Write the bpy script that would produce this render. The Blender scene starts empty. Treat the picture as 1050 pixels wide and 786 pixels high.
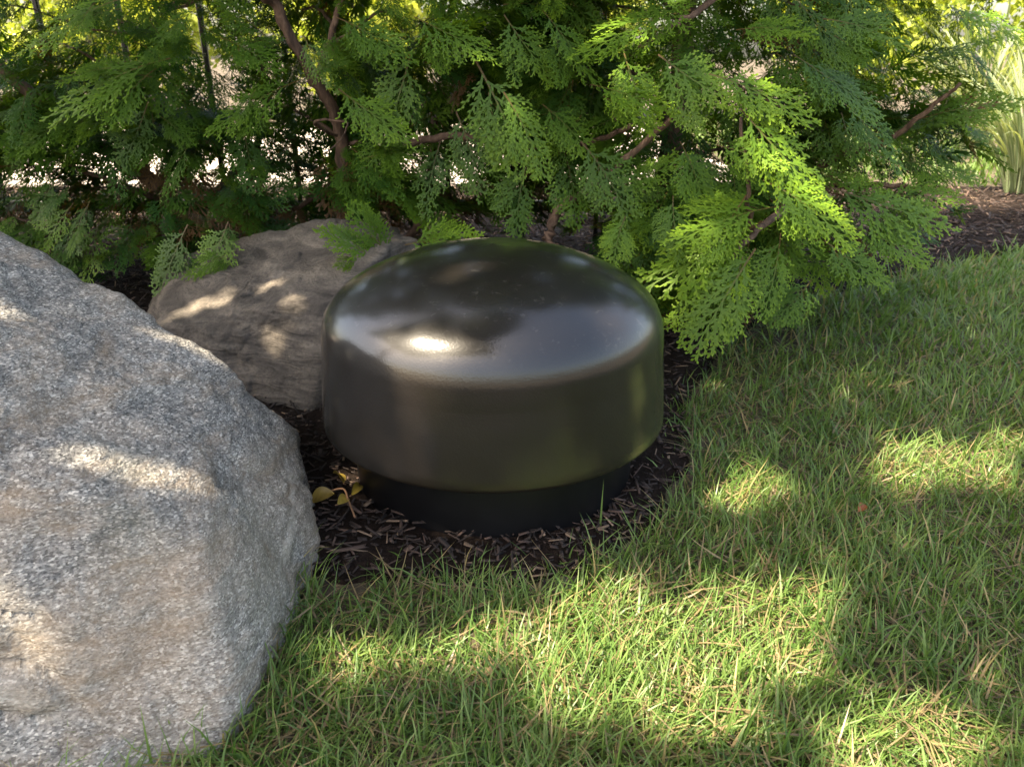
import bpy, bmesh, math, random
import numpy as np
from mathutils import Vector, Matrix, noise as mnoise

random.seed(7)
rng = np.random.default_rng(7)
S = bpy.context.scene
COL = S.collection
rad = math.radians

# ------------------------------------------------------------------ camera
CAM_H, PITCH, FPX, CX, CY = 0.685, rad(23.0), 789.0, 525.0, 393.0
cam_d = bpy.data.cameras.new("camera")
cam_d.sensor_width = 36.0
cam_d.lens = FPX / 1050.0 * 36.0
cam_d.clip_start = 0.02
cam_d.clip_end = 600.0
cam_d.dof.use_dof = True
cam_d.dof.focus_distance = 1.12
cam_d.dof.aperture_fstop = 10.0
cam = bpy.data.objects.new("camera", cam_d)
COL.objects.link(cam)
cam.location = (0, 0, CAM_H)
cam.rotation_euler = (math.pi / 2 - PITCH, 0, 0)
S.camera = cam

# ------------------------------------------------------------------ sky, sun, exposure
SUN = Vector((-0.50, -0.25, 0.83)).normalized()
SUN_EL = math.asin(SUN.z)
SUN_AZ = math.atan2(SUN.x, SUN.y)
W = bpy.data.worlds.new("World")
S.world = W
W.use_nodes = True
wn = W.node_tree.nodes
wl = W.node_tree.links
sky = wn.new("ShaderNodeTexSky")
sky.sky_type = 'NISHITA'
sky.sun_disc = False
sky.sun_elevation = SUN_EL
sky.sun_rotation = SUN_AZ
sky.dust_density = 4.0
sky.ozone_density = 0.3
bg = wn["Background"]
bg.inputs[1].default_value = 0.135
wl.new(sky.outputs[0], bg.inputs[0])
sun_d = bpy.data.lights.new("sun", 'SUN')
sun_d.energy = 5.0
sun_d.angle = rad(0.5)
sun_d.color = (1.0, 0.92, 0.78)
sun = bpy.data.objects.new("sun", sun_d)
COL.objects.link(sun)
sun.rotation_euler = (-SUN).to_track_quat('-Z', 'Y').to_euler()
S.view_settings.view_transform = 'Standard'
S.view_settings.look = 'None'
S.view_settings.gamma = 1.0
S.view_settings.use_curve_mapping = False
S.view_settings.exposure = 2.3
S.view_settings.use_white_balance = True      # camera white balance set a little warm
S.view_settings.white_balance_temperature = 7400
S.render.engine = 'CYCLES'
S.cycles.max_bounces = 8
S.cycles.transparent_max_bounces = 8

# ------------------------------------------------------------------ helpers
def ray(px, py):
    u, v = (px - CX) / FPX, (py - CY) / FPX
    c, s = math.cos(PITCH), math.sin(PITCH)
    return Vector((u, c - v * s, -s - v * c))
def G(px, py, z=0.0):
    r = ray(px, py)
    t = (z - CAM_H) / r.z
    return Vector((r.x * t, r.y * t, z))
def A(px, py, y):
    r = ray(px, py)
    t = y / r.y
    return Vector((r.x * t, y, CAM_H + r.z * t))

def mesh_np(name, V, F, attrs=None, smooth=False):
    """mesh from arrays; F is an (n,k) int array or list of such arrays"""
    V = np.asarray(V, np.float32)
    Fs = F if isinstance(F, (list, tuple)) else [F]
    Fs = [np.asarray(f, np.int32) for f in Fs if len(f)]
    m = bpy.data.meshes.new(name)
    m.vertices.add(len(V))
    m.vertices.foreach_set("co", V.ravel())
    tot = np.concatenate([np.full(len(f), f.shape[1], np.int32) for f in Fs])
    start = np.concatenate([[0], np.cumsum(tot)[:-1]]).astype(np.int32)
    idx = np.concatenate([f.ravel() for f in Fs]).astype(np.int32)
    m.loops.add(len(idx))
    m.loops.foreach_set("vertex_index", idx)
    m.polygons.add(len(tot))
    m.polygons.foreach_set("loop_start", start)
    m.polygons.foreach_set("loop_total", tot)
    if smooth:
        m.polygons.foreach_set("use_smooth", np.ones(len(tot), bool))
    for k, a in (attrs or {}).items():
        a = np.asarray(a, np.float32)
        if a.ndim == 1:
            at = m.attributes.new(k, 'FLOAT', 'POINT')
            at.data.foreach_set("value", a)
        else:
            at = m.attributes.new(k, 'FLOAT_COLOR', 'POINT')
            if a.shape[1] == 3:
                a = np.concatenate([a, np.ones((len(a), 1), np.float32)], 1)
            at.data.foreach_set("color", a.ravel())
    m.update()
    m.validate()
    return m

def put(name, mesh, mat=None, parent=None, loc=None):
    o = bpy.data.objects.new(name, mesh)
    COL.objects.link(o)
    if mat is not None and mesh is not None and not mesh.materials:
        mesh.materials.append(mat)
    if parent is not None:
        o.parent = parent
    if loc is not None:
        o.location = loc
    return o
def tag(o, label=None, cat=None, group=None, kind=None):
    if label: o["label"] = label
    if cat: o["category"] = cat
    if group: o["group"] = group
    if kind: o["kind"] = kind
    return o
def thing(name, loc, label, cat, group=None):
    o = bpy.data.objects.new(name, None)
    o.empty_display_size = 0.05
    COL.objects.link(o)
    o.location = loc
    return tag(o, label, cat, group)

class Mat:
    def __init__(self, name):
        self.m = bpy.data.materials.new(name)
        self.m.use_nodes = True
        self.t = self.m.node_tree
        self.n, self.l = self.t.nodes, self.t.links
        self.b = self.n["Principled BSDF"]
        self.out = self.n["Material Output"]
    def node(self, kind, **kw):
        x = self.n.new(kind)
        for k, v in kw.items():
            if k in x.inputs: x.inputs[k].default_value = v
            else: setattr(x, k, v)
        return x
    def link(self, a, b): self.l.new(a, b)
    def coord(self, scale=(1, 1, 1), rot=(0, 0, 0), kind="Object"):
        tc = self.node("ShaderNodeTexCoord")
        mp = self.node("ShaderNodeMapping")
        mp.inputs["Scale"].default_value = scale
        mp.inputs["Rotation"].default_value = rot
        self.link(tc.outputs[kind], mp.inputs[0])
        return mp.outputs[0]
    def noise(self, vec, scale, detail=4, rough=0.55, dist=0.0):
        x = self.node("ShaderNodeTexNoise")
        x.inputs["Scale"].default_value = scale
        x.inputs["Detail"].default_value = detail
        x.inputs["Roughness"].default_value = rough
        x.inputs["Distortion"].default_value = dist
        if vec is not None: self.link(vec, x.inputs["Vector"])
        return x.outputs["Fac"]
    def ramp(self, fac, stops, interp='LINEAR'):
        r = self.node("ShaderNodeValToRGB")
        cr = r.color_ramp
        cr.interpolation = interp
        while len(cr.elements) < len(stops): cr.elements.new(0.5)
        for e, (p, c) in zip(cr.elements, stops):
            e.position = p
            e.color = (c, c, c, 1) if not hasattr(c, "__len__") else (*c[:3], 1)
        self.link(fac, r.inputs[0])
        return r.outputs[0]
    def mix(self, fac, a, b, mode='MIX'):
        x = self.node("ShaderNodeMix", data_type='RGBA', blend_type=mode)
        for i, v in ((0, fac), (6, a), (7, b)):
            sock = x.inputs[i]
            if hasattr(v, "is_output"): self.link(v, sock)
            elif hasattr(v, "__len__"): sock.default_value = (*v[:3], 1)
            else: sock.default_value = v if i == 0 else (v, v, v, 1)
        return x.outputs[2]
    def math(self, op, a, b=None):
        x = self.node("ShaderNodeMath", operation=op)
        for s, v in ((x.inputs[0], a), (x.inputs[1], b)):
            if v is None: continue
            if hasattr(v, "is_output"): self.link(v, s)
            else: s.default_value = v
        return x.outputs[0]
    def bump(self, h, strength=0.3, dist=0.01, prev=None):
        x = self.node("ShaderNodeBump")
        x.inputs["Strength"].default_value = strength
        x.inputs["Distance"].default_value = dist
        self.link(h, x.inputs["Height"])
        if prev is not None: self.link(prev, x.inputs["Normal"])
        return x.outputs[0]
    def leafy(self, color, rough=0.45, trans=0.4, gain=(1.25, 1.3, 0.6), spec=0.4):
        """leaf: principled face mixed with a translucent back-lit face"""
        self.b.inputs["Roughness"].default_value = rough
        self.b.inputs["Specular IOR Level"].default_value = spec
        self.link(color, self.b.inputs["Base Color"])
        tr = self.node("ShaderNodeBsdfTranslucent")
        c2 = self.mix(1.0, color, gain, 'MULTIPLY')
        self.link(c2, tr.inputs[0])
        mx = self.node("ShaderNodeMixShader")
        mx.inputs[0].default_value = trans
        self.link(self.b.outputs[0], mx.inputs[1])
        self.link(tr.outputs[0], mx.inputs[2])
        self.link(mx.outputs[0], self.out.inputs[0])
        return self.m

def tube(points, radii, sides=8, wob=0.0):
    P = [Vector(p) for p in points]
    V, F = [], []
    up = Vector((0.13, 0.27, 1)).normalized()
    n = len(P)
    for i, p in enumerate(P):
        d = (P[min(i + 1, n - 1)] - P[max(i - 1, 0)]).normalized()
        a = d.cross(up)
        if a.length < 1e-3: a = d.cross(Vector((1, 0, 0)))
        a.normalize()
        b = d.cross(a)
        for k in range(sides):
            t = 2 * math.pi * k / sides
            r = radii[i] * (1 + wob * (random.random() - 0.5))
            V.append(p + (a * math.cos(t) + b * math.sin(t)) * r)
    for i in range(n - 1):
        for k in range(sides):
            k2 = (k + 1) % sides
            F.append((i * sides + k, i * sides + k2, (i + 1) * sides + k2, (i + 1) * sides + k))
    V.append(P[-1]); e = len(V) - 1
    T = [((n - 1) * sides + k, (n - 1) * sides + (k + 1) % sides, e) for k in range(sides)]
    return np.array([tuple(v) for v in V]), [np.array(F), np.array(T)]
def smooth_path(pts, per=6, wob=0.0):
    """Catmull-Rom through the points"""
    P = [Vector(p) for p in pts]
    P = [P[0] * 2 - P[1]] + P + [P[-1] * 2 - P[-2]]
    out = []
    for i in range(1, len(P) - 2):
        for k in range(per):
            t = k / per
            a, b, c, d = P[i - 1], P[i], P[i + 1], P[i + 2]
            q = 0.5 * ((2 * b) + (c - a) * t + (2 * a - 5 * b + 4 * c - d) * t * t + (3 * b - a - 3 * c + d) * t ** 3)
            if wob: q += Vector((random.uniform(-wob, wob) for _ in range(3)))
            out.append(q)
    out.append(P[-2])
    return out

# ------------------------------------------------------------------ materials
def mat_soil():
    M = Mat("soil")
    c = M.coord()
    n = M.noise(c, 60, 6, 0.7)
    n2 = M.noise(c, 9, 4)
    col = M.ramp(n, [(0.3, (0.022, 0.015, 0.010)), (0.55, (0.07, 0.048, 0.03)), (0.75, (0.15, 0.105, 0.065))])
    col = M.mix(M.math('MULTIPLY', n2, 0.5), col, (0.10, 0.085, 0.045))
    M.link(col, M.b.inputs["Base Color"])
    M.b.inputs["Roughness"].default_value = 0.95
    M.link(M.bump(n, 0.8, 0.01), M.b.inputs["Normal"])
    return M.m
def mat_mulch_ground():
    M = Mat("mulch_ground")
    c = M.coord((1, 1, 1))
    n = M.noise(c, 90, 6, 0.7)
    n2 = M.noise(c, 55, 6, 0.75, 1.5)
    col = M.ramp(n2, [(0.3, (0.011, 0.0075, 0.006)), (0.55, (0.036, 0.024, 0.018)), (0.8, (0.09, 0.06, 0.044))])
    col = M.mix(n, col, (0.02, 0.013, 0.010))
    M.link(col, M.b.inputs["Base Color"])
    M.b.inputs["Roughness"].default_value = 0.92
    M.b.inputs["Specular IOR Level"].default_value = 0.1
    M.link(M.bump(n2, 1.0, 0.02), M.b.inputs["Normal"])
    return M.m
def mat_vcol(name, rough=0.9, bump_scale=0):
    M = Mat(name)
    a = M.node("ShaderNodeAttribute", attribute_name="col")
    M.link(a.outputs["Color"], M.b.inputs["Base Color"])
    M.b.inputs["Roughness"].default_value = rough
    if bump_scale:
        c = M.coord((1, 1, 1))
        M.link(M.bump(M.noise(c, bump_scale, 4), 0.6, 0.003), M.b.inputs["Normal"])
    return M.m
def mat_grass():
    M = Mat("grass_blade")
    a = M.node("ShaderNodeAttribute", attribute_name="col")
    return M.leafy(a.outputs["Color"], 0.42, 0.42, (1.25, 1.2, 0.55), 0.45)
def mat_granite():
    M = Mat("granite")
    c = M.coord()
    cf = M.coord((5, 5, 16), (0.35, 0.45, 0.3))          # foliation of the gneiss
    fol = M.noise(cf, 1.6, 6, 0.62, 0.8)
    cs = M.coord((1, 1, 2.2), (0.35, 0.45, 0.3))
    sp = M.noise(cs, 290, 3, 0.8)
    sp2 = M.noise(cs, 75, 4, 0.7)
    col = M.ramp(sp, [(0.30, (0.085, 0.083, 0.082)), (0.45, (0.21, 0.205, 0.197)), (0.56, (0.31, 0.302, 0.287)), (0.70, (0.53, 0.51, 0.47))])
    vc = M.node("ShaderNodeTexVoronoi", feature='F1'); vc.inputs["Scale"].default_value = 330.0
    M.link(cs, vc.inputs["Vector"])
    sc_ = M.node("ShaderNodeSeparateColor"); M.link(vc.outputs["Color"], sc_.inputs[0])
    cry = M.ramp(sc_.outputs[0], [(0.0, (0.035, 0.034, 0.036)), (0.20, (0.14, 0.138, 0.135)), (0.45, (0.24, 0.235, 0.225)), (0.72, (0.36, 0.35, 0.33)), (0.88, (0.62, 0.60, 0.56))], 'CONSTANT')
    col = M.mix(0.62, col, cry)
    grain = M.ramp(sp2, [(0.32, 0.62), (0.50, 1.0), (0.68, 1.22)])
    col = M.mix(1.0, col, grain, 'MULTIPLY')
    band = M.ramp(fol, [(0.30, 0.60), (0.44, 0.98), (0.60, 1.24)])
    col = M.mix(1.0, col, band, 'MULTIPLY')
    pat = M.noise(c, 4.2, 5, 0.6, 0.5)
    tan = M.ramp(pat, [(0.50, 0.0), (0.62, 1.0)])
    col = M.mix(M.math('MULTIPLY', tan, 0.26), col, M.mix(sp, (0.26, 0.18, 0.11), (0.62, 0.50, 0.37)))
    pale = M.ramp(M.noise(cf, 0.8, 5, 0.6, 1.2), [(0.60, 0.0), (0.69, 1.0)])
    col = M.mix(M.math('MULTIPLY', pale, 0.45), col, (0.60, 0.56, 0.50))
    grn = M.ramp(M.noise(c, 3.1, 4, 0.6, 0.3), [(0.55, 0.0), (0.7, 1.0)])
    col = M.mix(M.math('MULTIPLY', grn, 0.30), col, (0.16, 0.17, 0.13))
    st_ = M.ramp(M.noise(M.coord((3, 3, 13), (0.1, 0.12, 0)), 1.7, 6, 0.65, 0.6), [(0.50, 0.0), (0.62, 1.0)])
    col = M.mix(M.math('MULTIPLY', st_, 0.42), col, M.mix(sp, (0.13, 0.085, 0.05), (0.44, 0.34, 0.24)))
    vo = M.node("ShaderNodeTexVoronoi", feature='DISTANCE_TO_EDGE')
    vo.inputs["Scale"].default_value = 3.2
    wob = M.node("ShaderNodeVectorMath", operation='ADD')
    nz = M.node("ShaderNodeTexNoise"); nz.inputs["Scale"].default_value = 6.0; nz.inputs["Detail"].default_value = 5
    M.link(c, nz.inputs["Vector"])
    sc = M.node("ShaderNodeVectorMath", operation='SCALE'); sc.inputs[3].default_value = 0.22
    M.link(nz.outputs["Color"], sc.inputs[0])
    M.link(c, wob.inputs[0]); M.link(sc.outputs[0], wob.inputs[1])
    M.link(wob.outputs[0], vo.inputs["Vector"])
    crack = M.ramp(vo.outputs["Distance"], [(0.0, 1.0), (0.022, 0.0)])
    mask = M.ramp(M.noise(c, 5.5, 3), [(0.56, 0.0), (0.66, 1.0)])
    cm = M.math('MULTIPLY', crack, mask)
    col = M.mix(M.math('MULTIPLY', cm, 0.45), col, (0.20, 0.12, 0.06))
    col = M.mix(1.0, col, (0.96, 0.92, 0.86), 'MULTIPLY')
    M.link(col, M.b.inputs["Base Color"])
    M.b.inputs["Roughness"].default_value = 0.72
    M.b.inputs["Specular IOR Level"].default_value = 0.35
    b0 = M.bump(sp, 0.30, 0.002)
    b1 = M.bump(sp2, 0.50, 0.006, b0)
    b2 = M.bump(M.noise(cf, 5, 6, 0.65), 0.60, 0.012, b1)
    b3 = M.bump(M.math('SUBTRACT', 1.0, cm), 0.4, 0.004, b2)
    M.link(b3, M.b.inputs["Normal"])
    return M.m
def mat_dark_gneiss():
    M = Mat("dark_gneiss")
    cf = M.coord((4, 4, 26), (0.25, 0.62, 0.1))
    fol = M.noise(cf, 1.5, 7, 0.65, 0.7)
    c = M.coord()
    sp = M.noise(c, 140, 4, 0.7)
    col = M.ramp(fol, [(0.28, (0.032, 0.026, 0.020)), (0.45, (0.085, 0.071, 0.057)), (0.58, (0.145, 0.121, 0.096)), (0.75, (0.26, 0.215, 0.165))])
    col = M.mix(1.0, col, M.ramp(sp, [(0.3, 0.6), (0.5, 1.0), (0.7, 1.35)]), 'MULTIPLY')
    M.link(col, M.b.inputs["Base Color"])
    M.b.inputs["Roughness"].default_value = 0.85
    b1 = M.bump(sp, 0.3, 0.004)
    M.link(M.bump(fol, 0.8, 0.02, b1), M.b.inputs["Normal"])
    return M.m
def mat_powder():
    M = Mat("powder_coat_bronze")
    c = M.coord()
    peel = M.noise(c, 330, 2, 0.5)
    dust = M.ramp(M.noise(c, 75, 3, 0.6, 0.4), [(0.62, 0.0), (0.70, 1.0)])
    smear = M.noise(c, 7, 5, 0.65, 0.8)
    up = M.node("ShaderNodeNewGeometry")
    sx = M.node("ShaderNodeSeparateXYZ"); M.link(up.outputs["Normal"], sx.inputs[0])
    upm = M.math('MULTIPLY', M.math('MAXIMUM', sx.outputs[2], 0.0), dust)
    col = M.mix(smear, (0.0075, 0.0055, 0.0040), (0.0115, 0.0085, 0.0060))
    col = M.mix(M.math('MULTIPLY', upm, 0.35), col, (0.08, 0.072, 0.062))
    M.link(col, M.b.inputs["Base Color"])
    M.link(M.ramp(smear, [(0.3, 0.42), (0.7, 0.52)]), M.b.inputs["Roughness"])
    M.b.inputs["Coat Weight"].default_value = 1.0
    M.b.inputs["Coat Roughness"].default_value = 0.13
    M.b.inputs["Coat IOR"].default_value = 1.52
    M.b.inputs["Specular IOR Level"].default_value = 0.28
    pb = M.bump(peel, 0.20, 0.0010)
    M.link(pb, M.b.inputs["Normal"])
    M.link(pb, M.b.inputs["Coat Normal"])
    return M.m
def mat_plain(name, color, rough=0.6, spec=0.4, nscale=0, amt=0.3, bump=0.0):
    M = Mat(name)
    if nscale:
        c = M.coord()
        n = M.noise(c, nscale, 5, 0.6)
        col = M.mix(n, tuple(x * (1 - amt) for x in color), tuple(min(1, x * (1 + amt)) for x in color))
        M.link(col, M.b.inputs["Base Color"])
        if bump: M.link(M.bump(n, bump, 0.005), M.b.inputs["Normal"])
    else:
        M.b.inputs["Base Color"].default_value = (*color, 1)
    M.b.inputs["Roughness"].default_value = rough
    M.b.inputs["Specular IOR Level"].default_value = spec
    return M.m
def mat_bark():
    M = Mat("cedar_bark")
    cf = M.coord((40, 40, 9))
    n = M.noise(cf, 1.6, 6, 0.65, 0.5)
    col = M.ramp(n, [(0.3, (0.035, 0.020, 0.013)), (0.5, (0.12, 0.068, 0.043)), (0.72, (0.24, 0.15, 0.10))])
    M.link(col, M.b.inputs["Base Color"])
    M.b.inputs["Roughness"].default_value = 0.85
    M.link(M.bump(n, 0.8, 0.006), M.b.inputs["Normal"])
    return M.m
def mat_cedar(name, per_object):
    M = Mat(name)
    t = M.node("ShaderNodeAttribute", attribute_name="tip")
    if per_object:
        r = M.node("ShaderNodeObjectInfo")
        sep = M.node("ShaderNodeSeparateColor"); M.link(r.outputs["Color"], sep.inputs[0])
        rnd = sep.outputs[0]
    else:
        rnd = M.node("ShaderNodeAttribute", attribute_name="rnd").outputs["Fac"]
    base = M.mix(rnd, (0.020, 0.070, 0.013), (0.085, 0.185, 0.018))
    tipc = M.mix(rnd, (0.038, 0.110, 0.016), (0.240, 0.370, 0.026))
    col = M.mix(M.math('POWER', t.outputs["Fac"], 1.4), base, tipc)
    stem = M.node("ShaderNodeAttribute", attribute_name="stem")
    col = M.mix(stem.outputs["Fac"], col, (0.125, 0.070, 0.030))
    return M.leafy(col, 0.48, 0.36, (1.4, 1.3, 0.4), 0.28)
def mat_leafcol(name, trans=0.4, rough=0.4):
    M = Mat(name)
    a = M.node("ShaderNodeAttribute", attribute_name="col")
    return M.leafy(a.outputs["Color"], rough, trans, (1.3, 1.25, 0.5), 0.4)

MS = dict(soil=mat_soil(), mulch=mat_mulch_ground(), chip=mat_vcol("bark_chip", 0.9, 160), grass=mat_grass(),
          granite=mat_granite(), gneiss=mat_dark_gneiss(), powder=mat_powder(),
          rubber=mat_plain("black_collar_plastic", (0.0045, 0.0045, 0.0052), 0.36, 0.4, 14, 0.7),
          bark=mat_bark(), spray=mat_cedar("cedar_spray", True), foliage=mat_cedar("cedar_foliage", False),
          leaf=mat_leafcol("broad_leaf"), fence=mat_plain("dark_fence_metal", (0.014, 0.012, 0.011), 0.4, 0.4, 40, 0.3),
          paving=mat_plain("pale_concrete", (0.50, 0.44, 0.38), 0.9, 0.3, 3, 0.15, 0.2),
          twig=mat_plain("dry_twig", (0.20, 0.11, 0.06), 0.8, 0.3, 60, 0.4))

# ------------------------------------------------------------------ ground
VX, VY = -0.0315, 1.220
BED = [(-6, 1.35), (-0.9, 1.15), (-0.45, 1.0)]
for p in [(318, 590), (345, 605), (400, 600), (470, 612), (560, 600), (640, 570), (690, 516), (702, 455), (710, 400),
          (745, 350), (800, 318), (860, 300), (930, 283), (1050, 258), (1200, 240)]:
    g = G(*p); BED.append((g.x, g.y))
BED += [(6.5, 4.6), (6.5, 5.2), (-6, 5.2)]
BEDA = np.array(BED)
def bed_dist(P):
    """signed distance to the mulch bed outline, negative inside the bed"""
    P = np.asarray(P, float)
    a, b = BEDA, np.roll(BEDA, -1, 0)
    best = np.full(len(P), 1e9)
    ins = np.zeros(len(P), bool)
    for (ax, ay), (bx, by) in zip(a, b):
        dx, dy = bx - ax, by - ay
        t = np.clip(((P[:, 0] - ax) * dx + (P[:, 1] - ay) * dy) / (dx * dx + dy * dy), 0, 1)
        best = np.minimum(best, np.hypot(P[:, 0] - ax - t * dx, P[:, 1] - ay - t * dy))
        c = ((ay > P[:, 1]) != (by > P[:, 1]))
        with np.errstate(divide='ignore', invalid='ignore'):
            xi = (bx - ax) * (P[:, 1] - ay) / (by - ay) + ax
        ins ^= c & (P[:, 0] < xi)
    return np.where(ins, -best, best)
def nz(P, s, seed=0.0):
    return np.array([mnoise.noise((x * s + seed, y * s - seed, seed * 1.7)) for x, y in P])

def grid(xs, ys, zf):
    X, Y = np.meshgrid(xs, ys)
    P = np.stack([X.ravel(), Y.ravel()], 1)
    Z = zf(P)
    V = np.concatenate([P, Z[:, None]], 1)
    nx, ny = len(xs), len(ys)
    i = np.arange(nx * ny).reshape(ny, nx)
    F = np.stack([i[:-1, :-1], i[:-1, 1:], i[1:, 1:], i[1:, :-1]], -1).reshape(-1, 4)
    return V, F
def axis(lo, mid0, mid1, hi, step):
    m = np.arange(mid0, mid1 + 1e-6, step)
    out = []
    d, x = step, mid1
    while x < hi:
        d *= 1.5; x += d; out.append(min(x, hi))
    inn = []
    d, x = step, mid0
    while x > lo:
        d *= 1.5; x -= d; inn.append(max(x, lo))
    return np.concatenate([inn[::-1], m, out])
V, F = grid(axis(-150, -2, 2.5, 150, 0.05), axis(-150, 0, 5, 200, 0.05),
            lambda P: nz(P, 3.0, 2.2) * 0.006 * (np.abs(P[:, 0]) < 5))
tag(put("ground", mesh_np("ground", V, F, smooth=True), MS["soil"]), "brown soil and thatch under the lawn", kind="structure")

def bed_z(P):
    d = bed_dist(P) + nz(P, 9, 5.0) * 0.03
    n = np.array([mnoise.fractal((x * 16, y * 16, 0.3), 0.9, 2.1, 4) for x, y in P])
    z = np.clip(-d * 0.5, -0.03, 0.022) + n * 0.006
    rr_ = np.hypot(P[:, 0] - VX, P[:, 1] - VY)
    z = z - 0.012 * np.clip(1.3 - rr_ / 0.30, 0, 1)
    return z
V, F = grid(axis(-5.5, -1.2, 2.2, 6.2, 0.02), axis(0.35, 0.5, 3.0, 4.35, 0.02), bed_z)
fz = V[F][:, :, 2].max(1)
F = F[fz > -0.02]
used = np.unique(F); remap = np.full(len(V), -1); remap[used] = np.arange(len(used))
tag(put("mulch_bed", mesh_np("mulch_bed", V[used], remap[F], smooth=True), MS["mulch"]), "dark brown mulch bed under the evergreens", kind="structure")

# pale sunlit paving behind the fence
bm = bmesh.new()
def slab(x0, x1, y0, y1, z0, z1):
    M = Matrix.Translation(((x0 + x1) / 2, (y0 + y1) / 2, (z0 + z1) / 2)) @ Matrix.Diagonal((x1 - x0, y1 - y0, z1 - z0, 1))
    bmesh.ops.create_cube(bm, size=1, matrix=M)
slab(-9, 1.4, 4.4, 8.6, -0.05, 0.03)
me = bpy.data.meshes.new("path"); bm.to_mesh(me); bm.free()
tag(put("path", me, MS["paving"]), "pale sunlit paved path behind the fence", kind="structure")

# ------------------------------------------------------------------ boulders
def plane3(a, b, c, inside):
    n = (b - a).cross(c - a).normalized()
    if n.dot(inside - a) > 0: n = -n
    return n, a
def rv_r(q): return (q.uniform(-1, 1), q.uniform(-1, 1), q.uniform(-1, 1))
def boulder(name, center, planes, subdiv, k, detail, mat, seed, label, facets=22, grow=1.0):
    bm = bmesh.new()
    bmesh.ops.create_icosphere(bm, subdivisions=subdiv, radius=1.0)
    U = np.array([v.co[:] for v in bm.verts])
    F = np.array([[v.index for v in f.verts] for f in bm.faces])
    bm.free()
    U /= np.linalg.norm(U, axis=1)[:, None]
    c = np.array(center)
    inv = []
    for n, p in planes:
        n = np.array(n.normalized()[:]); d = float(np.dot(np.array(p[:]) - c, n))
        inv.append(np.maximum(U @ n, 0) / max(d, 0.02))
    inv = np.array(inv)
    q = (inv ** k).sum(0) ** (1.0 / k)
    r = 1.0 / q
    rf = random.Random(int(seed * 100))
    r = r * grow
    r0 = r.copy()
    for _ in range(facets):                               # broken facets knocked off the convex form
        u = np.array(rv_r(rf)); u[2] = abs(u[2]) * 0.8; u /= np.linalg.norm(u)
        nn = u + np.array(rv_r(rf)) * 0.35; nn[2] = max(nn[2], -0.05); nn /= np.linalg.norm(nn)
        ru = r[np.argmax(U @ u)]
        d = ru * float(u @ nn) * rf.uniform(0.972, 0.994)
        den = U @ nn
        with np.errstate(divide='ignore'):
            lim = np.where(den > 1e-3, d / np.maximum(den, 1e-3), 1e9)
        r = (r ** -90.0 + np.minimum(lim, 50.0) ** -90.0) ** (-1 / 90.0)
    r = np.maximum(r, r0 * 0.962)
    P = U * r[:, None]
    N = U
    out = np.empty_like(P)
    for i in range(len(P)):
        x, y, z = P[i]
        out[i] = P[i] + N[i] * detail(x, y, z, seed)
    m = mesh_np(name, out, F, smooth=True)
    base = Vector((center[0], center[1], 0.0))
    o = put(name, m, mat, loc=base)
    V = out + np.array([0, 0, center[2]])
    m.vertices.foreach_set("co", V.astype(np.float32).ravel()); m.update()
    return tag(o, label, "boulder")
def det_big(x, y, z, s):
    a = mnoise.fractal((x * 3.2 + s, y * 3.2, z * 3.2), 0.8, 2.1, 4) * 0.012
    # foliation steps: broken ledges, strongest low on the left of the front
    u = z * 0.93 + x * 0.22 + y * 0.28
    w = u * 15 + mnoise.fractal((x * 3, y * 3, z * 5 + s), 0.9, 2.1, 3) * 1.3
    st = w % 1.0
    m = max(0.0, mnoise.noise((x * 2.2 + 7, y * 2.2, z * 2.2)) + 0.25)
    low = min(1.0, max(0.0, (0.06 - z) * 9.0)) * min(1.0, max(0.0, (0.27 - x) * 8.0)) * (1.0 if y < 0 else 0.0)
    b = (1 - st) ** 2 * (0.010 * m + 0.045 * low)
    b += math.exp(-(min(st, 1 - st) / 0.08) ** 2) * (0.030 * low + 0.007 * m)
    # chipped facets
    f = mnoise.voronoi((x * 5 + s, y * 5, z * 5))[0]
    g = min(f[1] - f[0], 0.45) * 0.022
    c = mnoise.fractal((x * 24, y * 24, z * 34 + s), 0.75, 2.2, 4) * 0.0050
    d = -max(0.0, 0.05 - abs(mnoise.noise((x * 3.4 + 3, y * 3.4 + s, z * 3.4)))) * 0.12
    return a - b + c + d + g
def det_small(x, y, z, s):
    a = mnoise.fractal((x * 5 + s, y * 5, z * 5), 0.85, 2.1, 4) * 0.018
    u = z * 0.82 - x * 0.55 + y * 0.12
    w = u * 34 + mnoise.fractal((x * 6, y * 6, z * 6 + s), 0.9, 2.1, 4) * 1.6
    st = w % 1.0
    m = max(0.0, mnoise.noise((x * 6 + 2, y * 6, z * 6)) + 0.35)
    b = (st ** 3) * 0.005 * m
    f = mnoise.voronoi((x * 8 + s, y * 8, z * 8))[0]
    c = mnoise.fractal((x * 26, y * 26, z * 40 + s), 0.75, 2.2, 4) * 0.005
    return a - b + c + (f[1] - f[0]) * 0.014

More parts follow.
